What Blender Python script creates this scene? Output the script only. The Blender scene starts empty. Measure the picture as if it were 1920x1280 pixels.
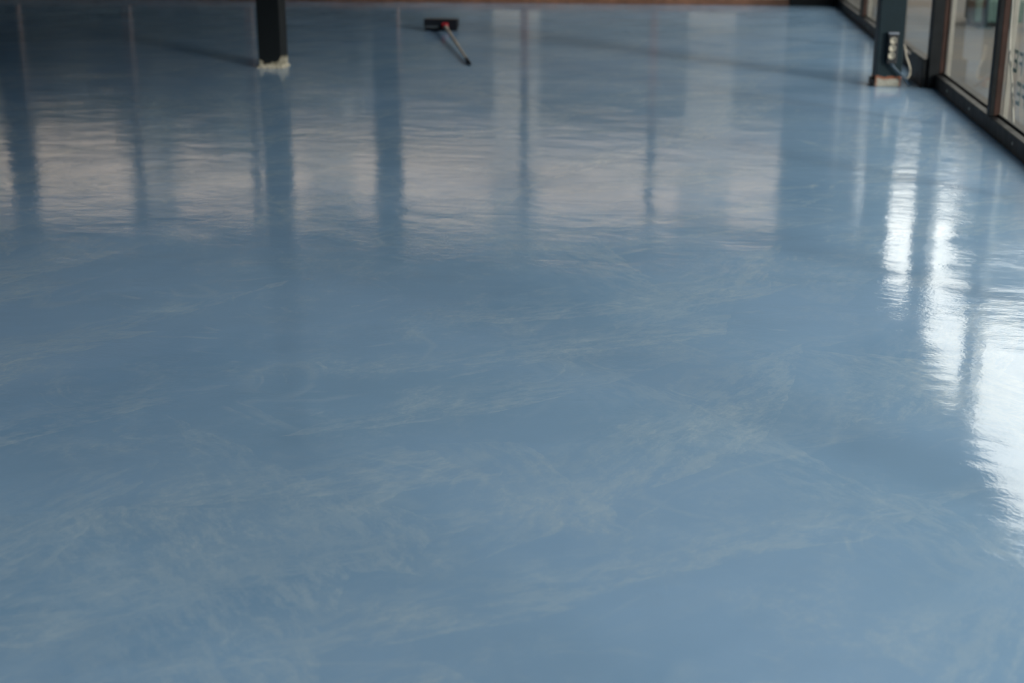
import bpy, bmesh, math, random
from mathutils import Vector, Matrix

random.seed(7)
sc = bpy.context.scene
col = sc.collection
R = math.radians

# ------------------------------------------------------------------ camera
H = 1.4
PITCH = math.atan(867 / 2667)
cam_d = bpy.data.cameras.new('camera')
cam_d.sensor_width = 36
cam_d.lens = 50
cam_d.clip_end = 400
cam = bpy.data.objects.new('camera', cam_d)
col.objects.link(cam)
cam.location = (0, 0, H)
cam.rotation_euler = (math.pi / 2 - PITCH, 0, R(6.53))
cam_d.dof.use_dof = True
cam_d.dof.focus_distance = 4.3
cam_d.dof.aperture_fstop = 2.8
sc.camera = cam

# ------------------------------------------------------------------ view
sc.view_settings.view_transform = 'Standard'
sc.view_settings.look = 'None'
sc.view_settings.gamma = 1
sc.view_settings.use_curve_mapping = False
sc.view_settings.exposure = 0.0
sc.cycles.use_denoising = True
sc.cycles.max_bounces = 6
sc.cycles.diffuse_bounces = 3
sc.cycles.glossy_bounces = 3
sc.cycles.use_adaptive_sampling = True
sc.cycles.adaptive_threshold = .035
sc.cycles.transparent_max_bounces = 12
sc.cycles.caustics_reflective = False
sc.cycles.caustics_refractive = False
sc.cycles.sample_clamp_indirect = 6


# ------------------------------------------------------------------ node helper
class NT:
    def __init__(s, tree):
        s.t = tree
        s.n = tree.nodes
        s.l = tree.links

    def node(s, typ, **kw):
        n = s.n.new(typ)
        for k, v in kw.items():
            setattr(n, k, v)
        return n

    def put(s, sock, v):
        if isinstance(v, bpy.types.NodeSocket):
            s.l.new(v, sock)
        elif v is not None:
            if sock.type == 'RGBA' and not isinstance(v, (float, int)) and len(v) == 3:
                v = (*v, 1)
            sock.default_value = v

    def math(s, op, a, b=None, c=None, clamp=False):
        n = s.node('ShaderNodeMath', operation=op, use_clamp=clamp)
        for i, v in enumerate((a, b, c)):
            if v is not None:
                s.put(n.inputs[i], v)
        return n.outputs[0]

    def vmath(s, op, a, b=None):
        n = s.node('ShaderNodeVectorMath', operation=op)
        s.put(n.inputs[0], a)
        if b is not None:
            s.put(n.inputs[1], b)
        return n.outputs[0]

    def ramp(s, v, a, b, lo=0.0, hi=1.0, smooth=True):
        n = s.node('ShaderNodeMapRange', interpolation_type='SMOOTHSTEP' if smooth else 'LINEAR')
        s.put(n.inputs[0], v)
        for i, k in enumerate((a, b, lo, hi)):
            s.put(n.inputs[i + 1], k)
        return n.outputs[0]

    def mix(s, f, a, b):
        n = s.node('ShaderNodeMix', data_type='RGBA')
        s.put(n.inputs[0], f)
        s.put(n.inputs[6], a)
        s.put(n.inputs[7], b)
        return n.outputs[2]

    def noise(s, vec, scale, detail=4, rough=.55, dist=0.0, w=None):
        n = s.node('ShaderNodeTexNoise')
        if w is not None:
            n.noise_dimensions = '4D'
            s.put(n.inputs['W'], w)
        s.put(n.inputs['Vector'], vec)
        s.put(n.inputs['Scale'], scale)
        s.put(n.inputs['Detail'], detail)
        s.put(n.inputs['Roughness'], rough)
        s.put(n.inputs['Distortion'], dist)
        return n.outputs['Fac'], n.outputs['Color']

    def voro(s, vec, scale, feature='F1', rand=1.0):
        n = s.node('ShaderNodeTexVoronoi', feature=feature)
        s.put(n.inputs['Vector'], vec)
        s.put(n.inputs['Scale'], scale)
        s.put(n.inputs['Randomness'], rand)
        return n

    def mapping(s, vec, scale=(1, 1, 1), rot=0.0, loc=(0, 0, 0)):
        n = s.node('ShaderNodeMapping')
        s.put(n.inputs['Vector'], vec)
        n.inputs['Scale'].default_value = scale
        n.inputs['Rotation'].default_value = (0, 0, rot)
        n.inputs['Location'].default_value = loc
        return n.outputs[0]


def new_mat(name):
    m = bpy.data.materials.new(name)
    m.use_nodes = True
    t = NT(m.node_tree)
    b = t.n['Principled BSDF']
    return m, t, b


def simple(name, c, rough=.5, metal=0.0, var=.12, scale=12.0, spec=.5, bump=0.0):
    """A paint-like material with a little procedural variation."""
    m, t, b = new_mat(name)
    co = t.node('ShaderNodeTexCoord').outputs['Object']
    f, _ = t.noise(co, scale, 5, .6)
    dark = tuple(x * (1 - var) for x in c)
    lite = tuple(min(1, x * (1 + var)) for x in c)
    t.put(b.inputs['Base Color'], t.mix(t.ramp(f, .3, .7), dark, lite))
    t.put(b.inputs['Roughness'], t.ramp(f, .3, .7, rough * .9, min(1, rough * 1.1)))
    b.inputs['Metallic'].default_value = metal
    b.inputs['Specular IOR Level'].default_value = spec
    if bump:
        bn = t.node('ShaderNodeBump')
        bn.inputs['Strength'].default_value = bump
        bn.inputs['Distance'].default_value = .003
        t.put(bn.inputs['Height'], f)
        t.put(b.inputs['Normal'], bn.outputs[0])
    return m


# ------------------------------------------------------------------ sky
world = bpy.data.worlds.new('sky')
sc.world = world
world.use_nodes = True
w = NT(world.node_tree)
bg = w.n['Background']
gen = w.node('ShaderNodeTexCoord').outputs['Generated']
sx = w.node('ShaderNodeSeparateXYZ')
w.put(sx.inputs[0], gen)
# overcast: a wide bright patch of thin cloud to the right of the hall
side = w.node('ShaderNodeVectorMath', operation='DOT_PRODUCT')
w.put(side.inputs[0], gen)
side.inputs[1].default_value = Vector((.90, .10, .40)).normalized()
cl, _ = w.noise(w.mapping(gen, (1, 1, 2.2)), 3.0, 5, .55, .4)
glow = w.ramp(side.outputs['Value'], -.4, .5)
lum = w.math('ADD', w.math('MULTIPLY', glow, 2.1), 0.12)
# thinner, brighter cloud low over the street (front right) and over the end of the yard
for dv, a0, a1, gain in (((.68, -.70, .24), .80, 1.0, 1.5), ((.20, .93, .30), .93, .995, 3.3)):
    lobe = w.node('ShaderNodeVectorMath', operation='DOT_PRODUCT')
    w.put(lobe.inputs[0], gen)
    lobe.inputs[1].default_value = Vector(dv).normalized()
    lum = w.math('ADD', lum, w.math('MULTIPLY', w.ramp(lobe.outputs['Value'], a0, a1), gain))
lum = w.math('MULTIPLY', lum, w.ramp(cl, .3, .7, .86, 1.12))
w.put(bg.inputs['Color'], w.mix(glow, (.80, .90, 1.0), (1.0, .955, .885)))
w.put(bg.inputs['Strength'], lum)


# low veiled sun from the front right, softened by the cloud
sun_d = bpy.data.lights.new('sun', 'SUN')
sun_d.energy = 2.7
sun_d.angle = R(10)
sun_d.color = (1.0, .93, .84)
sun = bpy.data.objects.new('sun', sun_d)
sun.rotation_euler = Vector((.68, -.70, .235)).to_track_quat('Z', 'Y').to_euler()
sun.location = (20, -20, 8)
col.objects.link(sun)


def portal(name, loc, rot, sx_, sy_):
    d = bpy.data.lights.new(name, 'AREA')
    d.shape = 'RECTANGLE'
    d.size = sx_
    d.size_y = sy_
    d.cycles.is_portal = True
    o = bpy.data.objects.new(name, d)
    o.location = loc
    o.rotation_euler = rot
    col.objects.link(o)
    return o


# ------------------------------------------------------------------ dimensions
XR = 1.80        # inner face of the glazing rail on the right
XG = 1.868       # the glass on the right
YF = 17.2        # far wall
XL = -13.6
YB = -3.0
BX = -6.0
ZC = 3.25
WTOP = 2.06      # head of the right-hand glazing
FTOP = 2.80      # head of the far glazing

# portals at the glazed openings (they only guide the sampling of the sky)
portal('window_portal', (XG + .10, (YF + YB) / 2, (WTOP + .1) / 2), (0, R(90), 0), WTOP, YF - YB)
portal('window_portal', ((BX + XR) / 2, YB - .14, (FTOP + .06) / 2), (R(90), 0, 0), XR - BX, FTOP)
portal('window_portal', ((XL + 1.25) / 2, YF + .14, (FTOP + .06) / 2), (R(-90), 0, 0), 1.25 - XL, FTOP)


# ------------------------------------------------------------------ mesh helpers
def box(bm, x0, x1, y0, y1, z0, z1, bev=0.0, seg=2):
    r = bmesh.ops.create_cube(bm, size=1.0)
    vs = r['verts']
    for v in vs:
        v.co = Vector(((x0 + x1) / 2 + v.co.x * (x1 - x0), (y0 + y1) / 2 + v.co.y * (y1 - y0),
                       (z0 + z1) / 2 + v.co.z * (z1 - z0)))
    if bev:
        es = {e for v in vs for e in v.link_edges}
        bmesh.ops.bevel(bm, geom=list(es), offset=bev, segments=seg, profile=.5, affect='EDGES')
    return bm


def cyl(bm, p0, p1, r0, r1=None, n=20, caps=True):
    p0, p1 = Vector(p0), Vector(p1)
    r1 = r0 if r1 is None else r1
    d = p1 - p0
    q = d.to_track_quat('Z', 'Y').to_matrix().to_4x4()
    M = Matrix.Translation((p0 + p1) / 2) @ q
    bmesh.ops.create_cone(bm, cap_ends=caps, cap_tris=False, segments=n, radius1=r0, radius2=r1,
                          depth=d.length, matrix=M)
    return bm


def tube(bm, pts, r, n=10):
    """A round tube through a smoothed list of points."""
    P = [Vector(p) for p in pts]
    out = []
    for i in range(len(P) - 1):
        a = P[max(0, i - 1)]; b = P[i]; c = P[i + 1]; d = P[min(len(P) - 1, i + 2)]
        for k in range(6):
            t = k / 6
            out.append(.5 * ((2 * b) + (c - a) * t + (2 * a - 5 * b + 4 * c - d) * t * t + (3 * b - a - 3 * c + d) * t ** 3))
    out.append(P[-1])
    rings = []
    for i, p in enumerate(out):
        t = (out[min(i + 1, len(out) - 1)] - out[max(i - 1, 0)]).normalized()
        q = t.to_track_quat('Z', 'Y')
        rings.append([bm.verts.new(p + q @ Vector((r * math.cos(2 * math.pi * k / n), r * math.sin(2 * math.pi * k / n), 0)))
                      for k in range(n)])
    for a, b in zip(rings, rings[1:]):
        for k in range(n):
            bm.faces.new((a[k], a[(k + 1) % n], b[(k + 1) % n], b[k]))
    bm.faces.new(rings[0][::-1])
    bm.faces.new(rings[-1])
    return bm


def obj(name, bm, mat, parent=None, smooth=False, loc=None):
    me = bpy.data.meshes.new(name)
    bmesh.ops.recalc_face_normals(bm, faces=bm.faces)
    bm.to_mesh(me)
    bm.free()
    for m in (mat if isinstance(mat, (list, tuple)) else [mat]):
        me.materials.append(m)
    if smooth:
        for p in me.polygons:
            p.use_smooth = True
    o = bpy.data.objects.new(name, me)
    col.objects.link(o)
    if parent:
        o.parent = parent
    if loc:
        o.location = loc
    return o


def tag(o, label=None, cat=None, group=None, kind=None):
    for k, v in (('label', label), ('category', cat), ('group', group), ('kind', kind)):
        if v:
            o[k] = v
    return o


def empty(name, loc=(0, 0, 0), rz=0.0):
    o = bpy.data.objects.new(name, None)
    o.location = loc
    o.rotation_euler = (0, 0, rz)
    o.empty_display_size = .1
    col.objects.link(o)
    return o


B = bmesh.new

# ------------------------------------------------------------------ materials
def floor_material():
    m, t, b = new_mat('blue_resin_floor')
    co = t.node('ShaderNodeTexCoord').outputs['Object']

    def offset(vec, scale, amount, detail=3):
        _, c = t.noise(vec, scale, detail, .55)
        n = t.node('ShaderNodeVectorMath', operation='SCALE')
        t.put(n.inputs[0], t.vmath('SUBTRACT', c, (.5, .5, .5)))
        n.inputs['Scale'].default_value = amount
        return n.outputs[0]

    def frame(vec, deg, sx_=1.0, sy_=1.0, seed=0.0):
        """Turn the floor plane by deg, then stretch it."""
        v = t.mapping(vec, (1, 1, 1), R(deg))
        return t.mapping(v, (sx_, sy_, 1), 0, (seed, seed * .63, seed * 1.7))

    p = t.vmath('ADD', co, offset(co, 1.1, .16))
    pf = t.vmath('ADD', p, offset(co, 11, .035, 5))
    big, _ = t.noise(co, .6, 3, .5)
    mid, _ = t.noise(p, 2.2, 6, .62)
    grain, _ = t.noise(frame(pf, 20, 1.0, .55), 52, 5, .78)
    blot, _ = t.noise(pf, 9, 5, .7)

    # trowel smears: long wedges with one hard and one feathered edge, brushed along their length
    def smear(deg, scale, st, seed, lo=.60):
        v = frame(pf, deg, 1.0, st, seed)
        vo = t.voro(v, scale, 'F1', 1.0)
        sc_ = t.node('ShaderNodeSeparateColor')
        t.put(sc_.inputs[0], vo.outputs['Color'])
        pick = t.ramp(sc_.outputs[0], lo, lo + .02)
        sp = t.node('ShaderNodeSeparateXYZ')
        n = t.node('ShaderNodeVectorMath', operation='SCALE')
        t.put(n.inputs[0], t.vmath('SUBTRACT', v, vo.outputs['Position']))
        n.inputs['Scale'].default_value = scale
        t.put(sp.inputs[0], n.outputs[0])
        feather = t.ramp(sp.outputs[0], -.45, .40)
        streak, _ = t.noise(frame(pf, deg, 1.0, .30, seed + 4), 26, 6, .74)
        return t.math('MULTIPLY', t.math('MULTIPLY', pick, feather), t.ramp(streak, .40, .62))
    sm = t.math('MAXIMUM', smear(24, 2.1, .34, 0.0), smear(58, 2.9, .30, 3.1, .66))
    sm = t.math('MAXIMUM', sm, smear(-36, 1.7, .40, 8.3, .72))

    # thin pale lines where two passes met
    def fil(deg, scale, st, seed, width):
        f, _ = t.noise(frame(pf, deg, 1.0, st, seed), scale, 2, .45, .3)
        a_ = t.math('ABSOLUTE', t.math('SUBTRACT', f, .5))
        mk, _ = t.noise(t.mapping(co, (1, 1, 1), 0, (seed * 2, 5, 0)), 2.2, 3, .6)
        return t.math('MULTIPLY', t.ramp(a_, width, 0.0), t.ramp(mk, .48, .66))
    fl = t.math('MAXIMUM', fil(25, 1.5, .40, 1.0, .014), fil(-70, 1.7, .45, 7.0, .012))

    # arcs left by the round pad
    def arcs(scale, seed, freq, lo):
        v = t.voro(t.mapping(pf, (1, 1, 1), 0, (seed, seed, 0)), scale, 'F1', .9)
        n = t.node('ShaderNodeTexNoise', noise_dimensions='1D')
        t.put(n.inputs['W'], t.math('MULTIPLY', v.outputs['Distance'], freq))
        n.inputs['Scale'].default_value = 1.0
        n.inputs['Detail'].default_value = 3
        mk, _ = t.noise(t.mapping(co, (1, 1, 1), 0, (seed * 3, 9, 0)), 3.2, 3, .6)
        return t.math('MULTIPLY', t.ramp(n.outputs['Fac'], .54, .70), t.ramp(mk, .52, .68))
    ar = t.math('MAXIMUM', arcs(1.9, 2.0, 17, 0), arcs(.8, 5.0, 30, 0))

    # cloudy half-transparent patches
    cloud = t.math('MULTIPLY', t.ramp(mid, .44, .66), t.math('MULTIPLY', t.ramp(blot, .40, .62, .15, 1.0), t.ramp(grain, .34, .66, .3, 1.0)))
    wisp = t.math('ADD', t.math('MULTIPLY', sm, .62), t.math('MULTIPLY', fl, .34))
    wisp = t.math('ADD', wisp, t.math('MULTIPLY', t.math('MULTIPLY', ar, t.ramp(blot, .38, .58)), .50))
    wisp = t.math('ADD', wisp, t.math('MULTIPLY', cloud, .62))
    wisp = t.math('MULTIPLY', wisp, t.ramp(grain, .25, .75, .70, 1.12))
    base = t.mix(t.ramp(big, .35, .65), FLOOR_A, FLOOR_B)
    dk, _ = t.noise(frame(p, 30, 1.0, .5, 6.0), 1.6, 4, .55)
    base = t.mix(t.ramp(dk, .50, .70, 0, .35), base, tuple(x * k for x, k in zip(FLOOR_A, (.70, .82, .90))))
    colr = t.mix(t.math('MINIMUM', t.math('MULTIPLY', wisp, FLOOR_WISP), .8), base, FLOOR_W)
    t.put(b.inputs['Base Color'], colr)
    # wet-looking seal coat
    b.inputs['IOR'].default_value = 1.5
    t.put(b.inputs['Roughness'], t.ramp(mid, .3, .7, .06, .095))
    # relief: shallow waves, trowel ridges and orange peel
    wave, _ = t.noise(frame(co, 10, 1.0, 1.5), 3.0, 2, .5)
    rid, _ = t.noise(frame(pf, 8, 1.0, 1.7), 15, 4, .6, .5)
    peel, _ = t.noise(co, 70, 2, .5)
    rm, _ = t.noise(co, 1.8, 3, .6)
    h = t.math('ADD', t.math('MULTIPLY', wave, 1.0), t.math('MULTIPLY', rid, t.ramp(rm, .4, .65, .12, .42)))
    h = t.math('ADD', h, t.math('MULTIPLY', peel, t.ramp(rm, .35, .65, .055, .13)))
    bn = t.node('ShaderNodeBump')
    bn.inputs['Strength'].default_value = 1.0
    bn.inputs['Distance'].default_value = FLOOR_BUMP
    t.put(bn.inputs['Height'], h)
    t.put(b.inputs['Normal'], bn.outputs[0])
    return m


FLOOR_A = (.295, .485, .715)
FLOOR_B = (.335, .530, .785)
FLOOR_W = (.54, .69, .82)
FLOOR_BUMP = .0022
FLOOR_WISP = .74
M_floor = floor_material()
M_black = simple('black_frame_paint', (.009, .011, .013), .5, var=.2, spec=.15)
M_brown = simple('brown_frame_paint', (.032, .013, .009), .5, var=.25, spec=.3)
M_ledge = simple('grey_glazing_ledge', (.020, .022, .021), .6, var=.15, spec=.1)
M_wood = simple('brown_timber_frame', (.13, .060, .034), .5, var=.3, scale=6)
M_white_strip = simple('off_white_seal', (.32, .32, .29), .5, var=.08)
M_plaster = simple('grey_plaster', (.42, .42, .41), .85, var=.06, scale=2.5, bump=.2)
M_dark_wall = simple('dark_wall_paint', (.10, .105, .11), .8, var=.12, scale=2)
M_ceiling = simple('ceiling_concrete', (.62, .62, .62), .9, var=.12, scale=1.2)
M_alu = simple('worn_aluminium_pole', (.50, .47, .42), .38, .6, var=.1, scale=30)
M_red = simple('red_plastic', (.45, .012, .02), .4, var=.08)
M_black_plastic = simple('black_plastic', (.005, .007, .012), .5, var=.15, spec=.15)
M_rubber = simple('black_rubber', (.006, .007, .010), .8, var=.15, spec=.15)
M_grey_steel = simple('grey_steel', (.22, .25, .30), .45, .5, var=.1, scale=30)
M_socket = simple('cream_socket_plastic', (.38, .355, .29), .45, var=.05)
M_socket_hole = simple('dark_socket_hole', (.03, .03, .03), .6)
M_box_dark = simple('dark_socket_housing', (.012, .014, .018), .5, var=.2)
M_cord = simple('cream_cord_sheath', (.34, .31, .26), .5, var=.06)
M_blue_cable = simple('dark_blue_cable_sheath', (.02, .05, .085), .45)
M_reflect = simple('grey_reflection', (.07, .09, .11), .6, var=.1)
M_screw = simple('zinc_screw', (.35, .38, .40), .3, .9, var=.05)
M_letter = simple('pale_green_vinyl', (.24, .33, .29), .6, var=.1)


def glass_material():
    m, t, b = new_mat('window_glass')
    t.n.remove(b)
    out = t.n['Material Output']
    tr = t.node('ShaderNodeBsdfTransparent')
    tr.inputs[0].default_value = (.95, .965, .955, 1)
    gl = t.node('ShaderNodeBsdfGlossy')
    gl.inputs['Roughness'].default_value = .012
    co = t.node('ShaderNodeTexCoord').outputs['Object']
    f, _ = t.noise(co, 1.1, 2, .5)
    bn = t.node('ShaderNodeBump')
    bn.inputs['Strength'].default_value = .06
    t.put(bn.inputs['Height'], f)
    t.put(gl.inputs['Normal'], bn.outputs[0])
    fr = t.node('ShaderNodeFresnel')
    bf = t.node('ShaderNodeNewGeometry').outputs['Backfacing']
    t.put(fr.inputs[0], t.ramp(bf, 0, 1, 1.45, 1 / 1.45, False))
    mx = t.node('ShaderNodeMixShader')
    t.put(mx.inputs[0], t.math('MULTIPLY', fr.outputs[0], .6))
    t.put(mx.inputs[1], tr.outputs[0])
    t.put(mx.inputs[2], gl.outputs[0])
    t.put(out.inputs[0], mx.outputs[0])
    return m


M_glass = glass_material()


def column_material(name, paint, rust, patch, top, rag, side=0.0):
    """Dark painted steel whose foot is bare, filler-smeared metal with a rust line."""
    m, t, b = new_mat(name)
    co = t.node('ShaderNodeTexCoord').outputs['Object']
    sp = t.node('ShaderNodeSeparateXYZ')
    t.put(sp.inputs[0], co)
    n1, _ = t.noise(co, 16, 4, .6)
    n2, _ = t.noise(co, 60, 4, .6)
    z = t.math('ADD', sp.outputs[2], t.math('MULTIPLY', t.math('SUBTRACT', n1, .5), -rag))
    # the bare zone climbs higher on one side of the column
    z = t.math('SUBTRACT', z, t.ramp(sp.outputs[0], .06, .09, 0, side))
    foot = t.ramp(z, top, top - .006)
    edge = t.math('MULTIPLY', foot, t.ramp(z, top - .030, top - .010))
    corner = t.ramp(t.math('ABSOLUTE', sp.outputs[0]), .068, .084)
    edge = t.math('MAXIMUM', edge, t.math('MULTIPLY', corner, t.math('MULTIPLY', foot, t.ramp(n1, .4, .55, .2, .8))))
    pc = t.mix(t.ramp(n2, .35, .65), tuple(x * .7 for x in patch), patch)
    pc = t.mix(edge, pc, rust)
    paintc = t.mix(t.ramp(n2, .3, .7), tuple(x * .85 for x in paint), tuple(x * 1.15 for x in paint))
    t.put(b.inputs['Base Color'], t.mix(foot, paintc, pc))
    t.put(b.inputs['Roughness'], t.math('ADD', .5, t.math('MULTIPLY', foot, .35)))
    b.inputs['Specular IOR Level'].default_value = .2
    return m


# ------------------------------------------------------------------ the hall
def slab(name, mat, x0, x1, y0, y1, z0, z1, bev=0.0, parent=None):
    o = obj(name, box(B(), x0, x1, y0, y1, z0, z1, bev), mat, parent)
    if parent is None:
        o['kind'] = 'structure'
    return o


slab('floor', M_floor, XL - .2, XR + .12, YB - .2, YF + .1, -.12, 0)
slab('ceiling', M_ceiling, XL - .2, XR + .3, YB - .2, YF + .3, ZC, ZC + .2)
slab('wall_left', M_dark_wall, XL - .2, XL, YB, YF, 0, ZC)
# back wall behind the camera: a solid band over a glazed front
slab('wall_back', M_plaster, XL, XR, YB - .2, YB, FTOP, ZC)
slab('wall_back', M_dark_wall, XL, BX, YB - .2, YB, 0, FTOP - .001)
# right wall: solid band above the glazing
slab('wall_right', M_plaster, XR, XR + .22, YB, YF + .2, WTOP, ZC)
# far wall: solid band above the glazing and the dark pier in the corner
slab('wall_far', M_plaster, XL, XR, YF, YF + .22, FTOP, ZC)
slab('trim_1', M_black, 1.28, XR + .10, YF - .02, YF + .2, 0, FTOP, .004)

slab('added_canopy', M_ceiling, XL - .5, XR + .3, YF + .3, YF + 3.8, 3.55, 3.70)  # unseen overhang, added to keep high sky light off the far floor

# glazing of the right-hand wall: one window per bay ---------------------
right_y = [16.95, 14.8, 12.7, 10.45, 8.5, 6.4, 4.3, 2.2, .1, -2.0, -3.0]
wn = 0
for i, (ya, yb) in enumerate(zip([YF] + right_y[:-1], right_y)):   # ya far end, yb near end
    if abs(ya - yb) < .3:
        # narrow filler panel at the corner
        slab('trim_2', M_black, XR, XR + .10, yb, YF - .02, 0, WTOP, .003)
        continue
    wn += 1
    e = empty('window_%d' % wn, (XR, (ya + yb) / 2, 0))
    e['kind'] = 'structure'
    L = (ya - yb) / 2
    big_post = abs(ya - 10.45) < .01
    fm = B()
    box(fm, 0, .050, -L, L, 0, .098, .004)            # bottom rail, inner face
    box(fm, 0, .10, -L, L, WTOP - .07, WTOP, .004)    # head
    obj('rail', fm, M_black, e)
    lm = B()
    box(lm, .0505, .062, -L, L, .0, .112, .003)       # raised glazing bead
    box(lm, .0625, .115, -L, L, .0, .072, .003)
    bd = obj('glazing_bead', lm, M_ledge, e)
    # mullion at the far end of the bay
    mm, cp, st = B(), B(), B()
    y1 = L + .035
    if big_post:
        box(cp, -.045, .030, y1 - .16, y1 - .04, .0, WTOP, .005)
    elif i:
        box(cp, -.002, .024, y1 - .075, y1 - .005, .0985, WTOP - .07, .003)
    if i:
        if big_post:
            y1 = L
            mm2 = box(mm, .0305, .068, L - .125, L - .01, .0985, WTOP - .07, .003)
            box(st, .072, .100, L - .145, L - .128, .073, WTOP - .07, .002)
            bm_ = B()
            box(bm_, -.085, -.0455, L - .10, L + .48, 0, .20, .006)
            obj('post_foot', bm_, M_black, e)
        else:
            box(mm, .0245, .060, y1 - .075, y1 - .005, .0985, WTOP - .07, .003)
            box(st, .072, .100, y1 - .092, y1 - .076, .073, WTOP - .07, .002)
        obj('mullion_cap', cp, M_black, e)
        obj('mullion', mm, M_brown, e)
        s_ = obj('seal_strip', st, M_white_strip, e)
        s_['label'] = 'off white sealing strip'
    pm = B()
    box(pm, XG - XR - .003, XG - XR + .003, -L + .005, L - .005, .074, WTOP - .06)
    obj('pane', pm, M_glass, e)
    sm_ = B()
    for yy in (-L * .45, L * .35):
        cyl(sm_, (-.0025, yy, .055), (.002, yy, .055), .009, .009, 14)
    obj('screw', sm_, M_screw, e)
    if abs(ya - 8.5) < .01:
        W3 = e
        # pale green vinyl letters, seen from behind, on the nearest pane in view
        def strokes(y0, z0, s, segs):
            bm = B()
            for (a, b2, c, d) in segs:
                box(bm, XG - XR + .0035, XG - XR + .0045, y0 + a * s, y0 + b2 * s, z0 + c * s, z0 + d * s)
            return bm
        Eseg = [(.62, .80, 0, 1), (0, .62, 0, .17), (.12, .62, .42, .58), (0, .62, .83, 1)]
        Fseg = [(.62, .80, 0, 1), (.12, .62, .42, .58), (0, .62, .83, 1)]
        ly = (ya + yb) / 2
        # mirrored: the stem is on the near side
        for (sg, yy, zz) in ((Eseg, 8.315, .375), (Fseg, 8.19, .375), (Eseg, 8.17, .215), (Fseg, 8.05, .215)):
            segs = [(-b2, -a, c, d) for (a, b2, c, d) in sg]
            lo = obj('letter', strokes(yy - ly, zz, .125, segs), M_letter, e)
            lo['label'] = 'pale green vinyl letter'

# glazing of the far wall --------------------------------------------------
far_x = [1.28, -.28, -1.82, -3.52, -5.20, -6.74, -8.30, -9.86, -11.4, XL]
wide = {-3.52, -8.30}
for xa, xb in zip(far_x, far_x[1:]):
    wn += 1
    e = empty('window_%d' % wn, ((xa + xb) / 2, YF, 0))
    e['kind'] = 'structure'
    L = (xa - xb) / 2
    fm = B()
    box(fm, -L, L, 0, .09, 0, .075, .004)
    box(fm, -L, L, 0, .09, FTOP - .08, FTOP, .004)
    obj('rail', fm, M_wood, e)
    if xb > XL + .1:
        hw = .15 if xb in wide else .045
        mm = B()
        box(mm, -L - hw, -L + hw, -.03, .088, .0755, FTOP - .0805, .004)
        obj('mullion', mm, M_wood if hw < .1 else M_black, e)
        if hw > .1:
            tm = B()
            box(tm, -L + hw + .001, -L + hw + .03, -.02, .08, .0755, FTOP - .0805, .003)
            q = obj('timber_edge', tm, M_wood, e)
    pm = B()
    box(pm, -L + .005, L - .005, .097, .103, .01, FTOP - .01)
    obj('pane', pm, M_glass, e)

# glazed front behind the camera
back_x = [XR, -.8, -3.4, BX]
for xa, xb in zip(back_x, back_x[1:]):
    wn += 1
    e = empty('window_%d' % wn, ((xa + xb) / 2, YB, 0))
    e['kind'] = 'structure'
    L = (xa - xb) / 2
    fm = B()
    box(fm, -L, L, -.09, 0, 0, .075, .004)
    box(fm, -L, L, -.09, 0, FTOP - .08, FTOP, .004)
    obj('rail', fm, M_black, e)
    if xb > BX + .1:
        obj('mullion', box(B(), -L - .04, -L + .04, -.088, .03, .0755, FTOP - .0805, .004), M_black, e)
    obj('pane', box(B(), -L + .005, L - .005, -.103, -.097, .01, FTOP - .01), M_glass, e)

# ------------------------------------------------------------------ steel columns
def steel_column(x, y, mat, label, cap=True):
    e = empty('steel_column', (x, y, 0))
    tag(e, label, 'column', 'steel columns of the hall')
    a, b_ = .09, .10
    bm = B()
    box(bm, -a, a, -b_, b_, 0, ZC - .012, .006, 3)
    obj('shaft', bm, mat, e)
    bm = B()
    box(bm, -a - .05, a + .05, -b_ - .05, b_ + .05, ZC - .012, ZC, .002)
    obj('head_plate', bm, mat, e)
    return e


Mc1 = column_material('black_column_paint', (.006, .0085, .010), (.22, .20, .15), (.50, .47, .38), .046, .11, .05)
Mc2 = column_material('teal_column_paint', (.007, .018, .025), (.20, .055, .022), (.37, .36, .31), .074, .05)
c1 = steel_column(-3.14, 11.0, Mc1, 'black square steel column with a bare smeared foot, left in the hall')
c2 = steel_column(1.49, 10.48, Mc2, 'dark teal square steel column with rusty foot beside the glazed wall')
# filler smeared round the foot of the left column
bm = B()
ring = []
NS = 64
def sq(t, a, b_):
    c, s = math.cos(t), math.sin(t)
    k = 1 / max(abs(c) / a, abs(s) / b_)
    return c * k, s * k
inner = [bm.verts.new((*sq(2 * math.pi * k / NS, .0905, .1005), .016 + .014 * random.random())) for k in range(NS)]
outer = [bm.verts.new((*sq(2 * math.pi * k / NS, .104 + .012 * random.random(), .113 + .012 * random.random()), .0005)) for k in range(NS)]
for k in range(NS):
    bm.faces.new((inner[k], inner[(k + 1) % NS], outer[(k + 1) % NS], outer[k]))
M_filler = simple('pale_filler', (.48, .45, .37), .85, var=.3, scale=40)
fo = obj('foot_filler', bm, M_filler, c1)
fo['label'] = 'pale filler smeared round the foot'
# rusty foot plate of the right column
bm = B()
box(bm, -.108, -.0905, -.102, .102, 0, .05, .003)
obj('foot_cleat', bm, M_black, c2)

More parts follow.
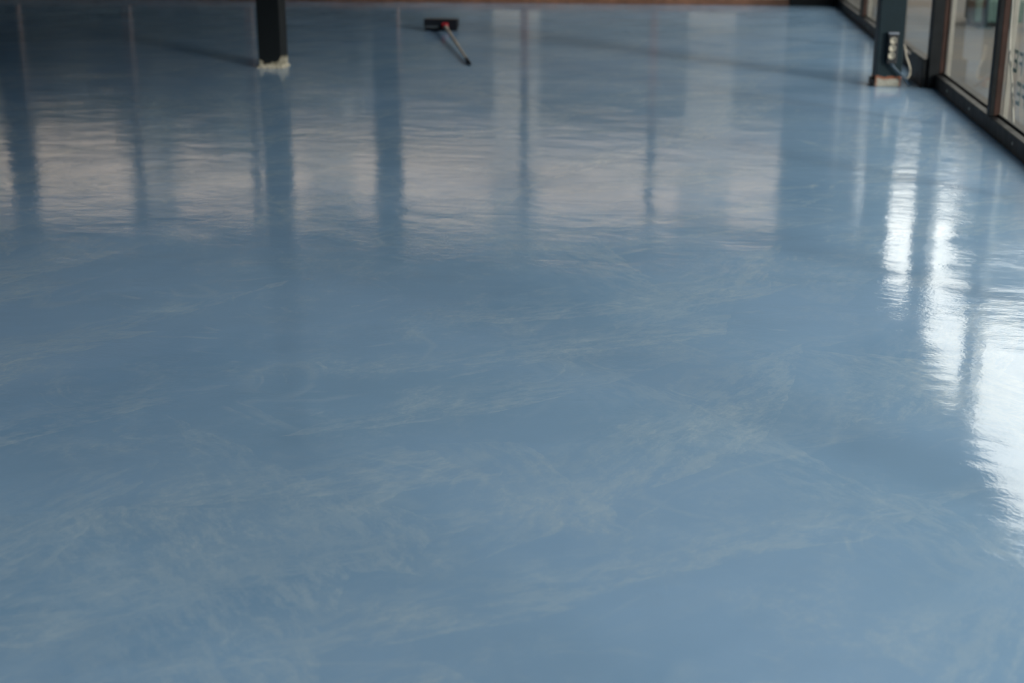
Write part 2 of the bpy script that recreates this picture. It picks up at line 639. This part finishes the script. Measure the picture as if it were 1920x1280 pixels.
# ------------------------------------------------------------------ socket strip on the right column
ss = empty('socket_strip', (1.499, 10.377, .270))
tag(ss, 'triple power socket strip with round cream sockets fixed low on the teal column', 'power socket')
bm = B()
box(bm, -.034, .034, -.038, 0, -.105, .098, .006, 3)
obj('housing', bm, M_box_dark, ss)
bm = B()
box(bm, -.036, .036, -.044, 0, .0985, .112, .003)
t_ = obj('top_bracket', bm, M_grey_steel, ss)
t_['label'] = 'grey steel top bracket'
for k, zz in enumerate((.056, .004, -.048)):
    bm = B()
    n = 28
    prof = [(.0225, 0), (.0245, -.004), (.0235, -.010), (.0205, -.011), (.0195, -.004), (.0001, -.003)]
    rings = []
    for (r, y) in prof:
        rings.append([bm.verts.new((r * math.cos(2 * math.pi * j / n) - .006 * k * .5, -.0385 + y, zz + r * math.sin(2 * math.pi * j / n))) for j in range(n)])
    for a, b2 in zip(rings, rings[1:]):
        for j in range(n):
            bm.faces.new((a[j], a[(j + 1) % n], b2[(j + 1) % n], b2[j]))
    so = obj('socket', bm, M_socket, ss, True)
    bm = B()
    for dx in (-.0085, .0085):
        cyl(bm, (dx - .003 * k, -.0425, zz), (dx - .003 * k, -.0412, zz), .0026, .0026, 10)
    obj('pin_hole', bm, M_socket_hole, so)
# blue cable leaving the strip
cb = tube(B(), [(1.50, 10.352, .172), (1.508, 10.345, .155), (1.54, 10.345, .12), (1.59, 10.34, .075), (1.625, 10.36, .03), (1.645, 10.41, .0085)], .008)
tag(obj('power_cable', cb, M_blue_cable, None, True), 'dark blue cable running from the socket strip down to the floor', 'cable')
# cream cord hanging beside the column
cd = tube(B(), [(1.584, 10.44, .29), (1.592, 10.40, .27), (1.602, 10.38, .215), (1.622, 10.37, .165), (1.636, 10.37, .115), (1.628, 10.37, .07), (1.612, 10.38, .062)], .0072)
tag(obj('hanging_cord', cd, M_cord, None, True), 'loose cream cord end hanging down the window side of the teal column', 'cord')

# white cord hanging against the near window
wc_ = tube(B(), [(1.842, 8.385, .95), (1.846, 8.365, .72), (1.845, 8.325, .50), (1.845, 8.19, .34), (1.845, 8.045, .1255)], .0055)
tag(obj('white_cord', wc_, M_white_strip, None, True), 'thin white cord hanging against the glass beside the brown mullion', 'cord')

# ------------------------------------------------------------------ floor squeegee / roller tool
tool = empty('floor_roller', (-2.28, 13.9, 0))
tag(tool, 'black floor roller head with red joint and long metal pole lying on the blue floor', 'floor tool')
bm = B()
cyl(bm, (-.150, .02, .050), (.150, .02, .050), .050, .050, 32)
r1 = obj('roller_sleeve', bm, M_rubber, tool, True)
bm = B()
box(bm, -.160, .160, -.055, -.032, .004, .060, .006, 3)
box(bm, -.160, .160, -.050, .06, .1005, .112, .005, 3)
box(bm, -.164, -.1505, -.05, .06, .03, .111, .004, 2)
box(bm, .1505, .164, -.05, .06, .03, .111, .004, 2)
box(bm, -.160, .160, -.056, -.046, .03, .110, .003, 2)
obj('head_cover', bm, M_black_plastic, tool)
bm = B()
box(bm, -.148, -.02, -.063, -.0565, .036, .046, .002)
k_ = obj('reflection_strip', bm, M_reflect, tool)  # grey strip stands in for a reflection low on the head
tip = Vector((-1.622 + 2.28, 11.24 - 13.9, .013))
hd = Vector((.050, -.085, .052))
dr = (tip - hd).normalized()
bm = B()
cyl(bm, hd - dr * .02, hd + dr * .085, .024, .017, 20)
box(bm, hd.x - .030, hd.x + .026, hd.y - .01, hd.y + .027, hd.z - .018, hd.z + .028, .008, 3)
j_ = obj('swivel_joint', bm, M_red, tool)
j_['label'] = 'red swivel joint'
bm = B()
cyl(bm, hd + dr * .085, hd + dr * .21, .018, .018, 20)
obj('pole_collar', bm, M_white_strip, tool, True)
bm = B()
cyl(bm, hd + dr * .21, hd + dr * 1.45, .0130, .0130, 20)
cyl(bm, hd + dr * 1.45, tip - dr * .30, .0110, .0110, 20)
obj('pole', bm, M_alu, tool)
bm = B()
cyl(bm, tip - dr * .30, tip, .0135, .0130, 20)
obj('grip', bm, M_black_plastic, tool, True)

# ------------------------------------------------------------------ outside
def ground_mat():
    m, t, b = new_mat('yard_paving')
    co = t.node('ShaderNodeTexCoord').outputs['Object']
    n1, _ = t.noise(co, .9, 5, .6)
    n2, _ = t.noise(co, 30, 4, .6)
    c = t.mix(t.ramp(n1, .38, .62), (.085, .092, .098), (.125, .115, .10))
    c = t.mix(t.ramp(n2, .4, .7, 0, .3), c, (.13, .12, .11))
    t.put(b.inputs['Base Color'], c)
    b.inputs['Roughness'].default_value = .9
    return m


tag(slab('yard_ground', ground_mat(), -60, 90, -40, 120, -.40, -.13), None, None, None, 'structure')
slab('yard_path', ground_mat(), XR + .13, 14, YB - 3, YF + 12, -.129, -.02)

M_facade_cream = simple('cream_render', (.54, .43, .35), .9, var=.10, scale=.6)
M_facade_grey = simple('grey_render', (.035, .037, .040), .9, var=.1, scale=.6)
M_facade_dark = simple('dark_cladding', (.07, .075, .08), .9, var=.1, scale=.8)
M_roof = simple('roof_sheet', (.16, .14, .13), .8, var=.2, scale=1)
M_win_dark = simple('grey_window_glass', (.22, .20, .18), .4, var=.1)
M_frame_out = simple('window_frame_grey', (.2, .2, .19), .5)


def building(name, label, x0, x1, y0, y1, floors, matw, lower=None, face='y', hs=3.0, dx=3.2):
    """A plain block with window rows on the side that faces the hall."""
    e = empty(name, ((x0 + x1) / 2, (y0 + y1) / 2, -.13))
    tag(e, label, 'building')
    hx, hy, hz = (x1 - x0) / 2, (y1 - y0) / 2, floors * hs
    zl = 2 * hs if lower else 0
    if lower:
        obj('plinth_wall', box(B(), -hx - .03, hx + .03, -hy - .03, hy + .03, 0, zl), lower, e)
    obj('wall', box(B(), -hx, hx, -hy, hy, zl, hz), matw, e)
    obj('roof', box(B(), -hx - .3, hx + .3, -hy - .3, hy + .3, hz, hz + .25, .03), M_roof, e)
    for f in range(floors):
        z0 = f * hs + .95
        if face == 'y':
            n = max(1, int((x1 - x0) / dx))
            for k in range(n):
                cx = -hx + (k + .5) * 2 * hx / n
                wf = obj('window', box(B(), cx - .65, cx + .65, -hy - .09, -hy + .02, z0, z0 + 1.45, .01), M_frame_out, e)
                obj('window_pane', box(B(), cx - .57, cx + .57, -hy - .10, -hy - .091, z0 + .08, z0 + 1.37), M_win_dark, wf)
        else:
            n = max(1, int((y1 - y0) / dx))
            for k in range(n):
                cy = -hy + (k + .5) * 2 * hy / n
                wf = obj('window', box(B(), -hx - .09, -hx + .02, cy - .65, cy + .65, z0, z0 + 1.45, .01), M_frame_out, e)
                obj('window_pane', box(B(), -hx - .10, -hx - .091, cy - .57, cy + .57, z0 + .08, z0 + 1.37), M_win_dark, wf)
    return e


building('apartment_building', 'long building with cream upper storeys beyond the far windows', -34, 3.6, 40, 50, 4, M_facade_cream, M_facade_grey, 'y', 3.0, 5.0)
building('low_building', 'grey three storey building across the end of the yard', 4.6, 24, 46, 55, 3, M_facade_grey, None, 'y', 2.75)
building('tall_building', 'dark grey taller block behind the yard on the right', 12.9, 28, 58, 66, 5, M_facade_dark, None, 'y', 3.1)
building('street_building', 'grey building along the right side of the yard', 30, 38, -20, 40, 2, M_facade_grey, M_facade_dark, 'x', 3.0, 5.0)


def leafy(bm, cx, cy, cz, rx, ry, rz, n, s):
    for _ in range(n):
        u = random.uniform(-1, 1); a = random.uniform(0, 2 * math.pi); rr = random.uniform(.75, 1.0)
        q = math.sqrt(1 - u * u)
        p = Vector((cx + rx * rr * q * math.cos(a), cy + ry * rr * q * math.sin(a), cz + rz * rr * u))
        d = Vector((random.uniform(-1, 1), random.uniform(-1, 1), random.uniform(-1, 1))).normalized()
        e1 = d.orthogonal().normalized() * s * random.uniform(.6, 1.2)
        e2 = d.cross(e1).normalized() * s * random.uniform(.4, .8)
        bm.faces.new([bm.verts.new(p + v) for v in (e1, e2, -e1, -e2)])
    r = bmesh.ops.create_icosphere(bm, subdivisions=3, radius=1.0)
    for v in r['verts']:
        j = 1 + .08 * math.sin(7 * v.co.x + 5 * v.co.y) + .06 * math.sin(9 * v.co.z + 3 * v.co.x)
        v.co = Vector((cx + v.co.x * rx * .88 * j, cy + v.co.y * ry * .88 * j, cz + v.co.z * rz * .88 * j))


M_leaf = simple('dark_hedge_leaves', (.006, .009, .005), .7, var=.4, scale=3)
M_bark = simple('tree_bark', (.06, .045, .035), .9, var=.3)
# dark hedge beyond the left half of the far windows
bm = B()
x = -24.0
while x < -5.0:
    hz = 1.8 + .12 * math.sin(x * 1.3) if x < -7.5 else 1.8 - .30 * (x + 7.5)
    leafy(bm, x, 24.5, hz - .13, 1.5, 1.0, hz, 260, .14)
    x += 1.35
tag(obj('hedge', bm, M_leaf), 'tall dark hedge beyond the left part of the far windows', 'hedge')

# green bin by a post, seen through the window
bn_ = empty('green_bin', (3.20, 15.32, -.02))
tag(bn_, 'green plastic bin standing on the paving outside the window', 'bin')
M_gd = simple('dark_green_plastic', (.035, .085, .075), .55, var=.12)
M_gl = simple('light_green_plastic', (.12, .20, .165), .55, var=.12)
bm = B()
r = bmesh.ops.create_cube(bm, size=1)
for v in r['verts']:
    k = 1.0 if v.co.z > 0 else .86
    v.co = Vector((v.co.x * .50 * k, v.co.y * .50 * k, .16 if v.co.z < 0 else .95))
bmesh.ops.bevel(bm, geom=list(bm.edges), offset=.02, segments=2, affect='EDGES')
obj('body', bm, M_gl, bn_)
obj('base_band', box(B(), -.245, .245, -.245, .245, .04, .26, .02), M_gd, bn_)
obj('lid', box(B(), -.27, .27, -.29, .27, .951, 1.01, .02), M_gd, bn_)
for sx_ in (-1, 1):
    bm = B()
    cyl(bm, (sx_ * .20 - .02, .20, .06), (sx_ * .20 + .02, .20, .06), .06, .06, 20)
    obj('wheel', bm, M_rubber, bn_)
M_post = simple('dark_blue_post_paint', (.02, .045, .06), .5)
ps = empty('steel_post', (3.04, 14.95, -.02))
tag(ps, 'thin dark post standing on the paving in front of the green bin', 'post')
bm = B(); cyl(bm, (0, 0, .0), (0, 0, 2.3), .03, .03, 20)
obj('pole', bm, M_post, ps, True)
bm = B(); box(bm, -.07, .07, -.07, .07, 0, .012, .002)
obj('base_plate', bm, M_post, ps)
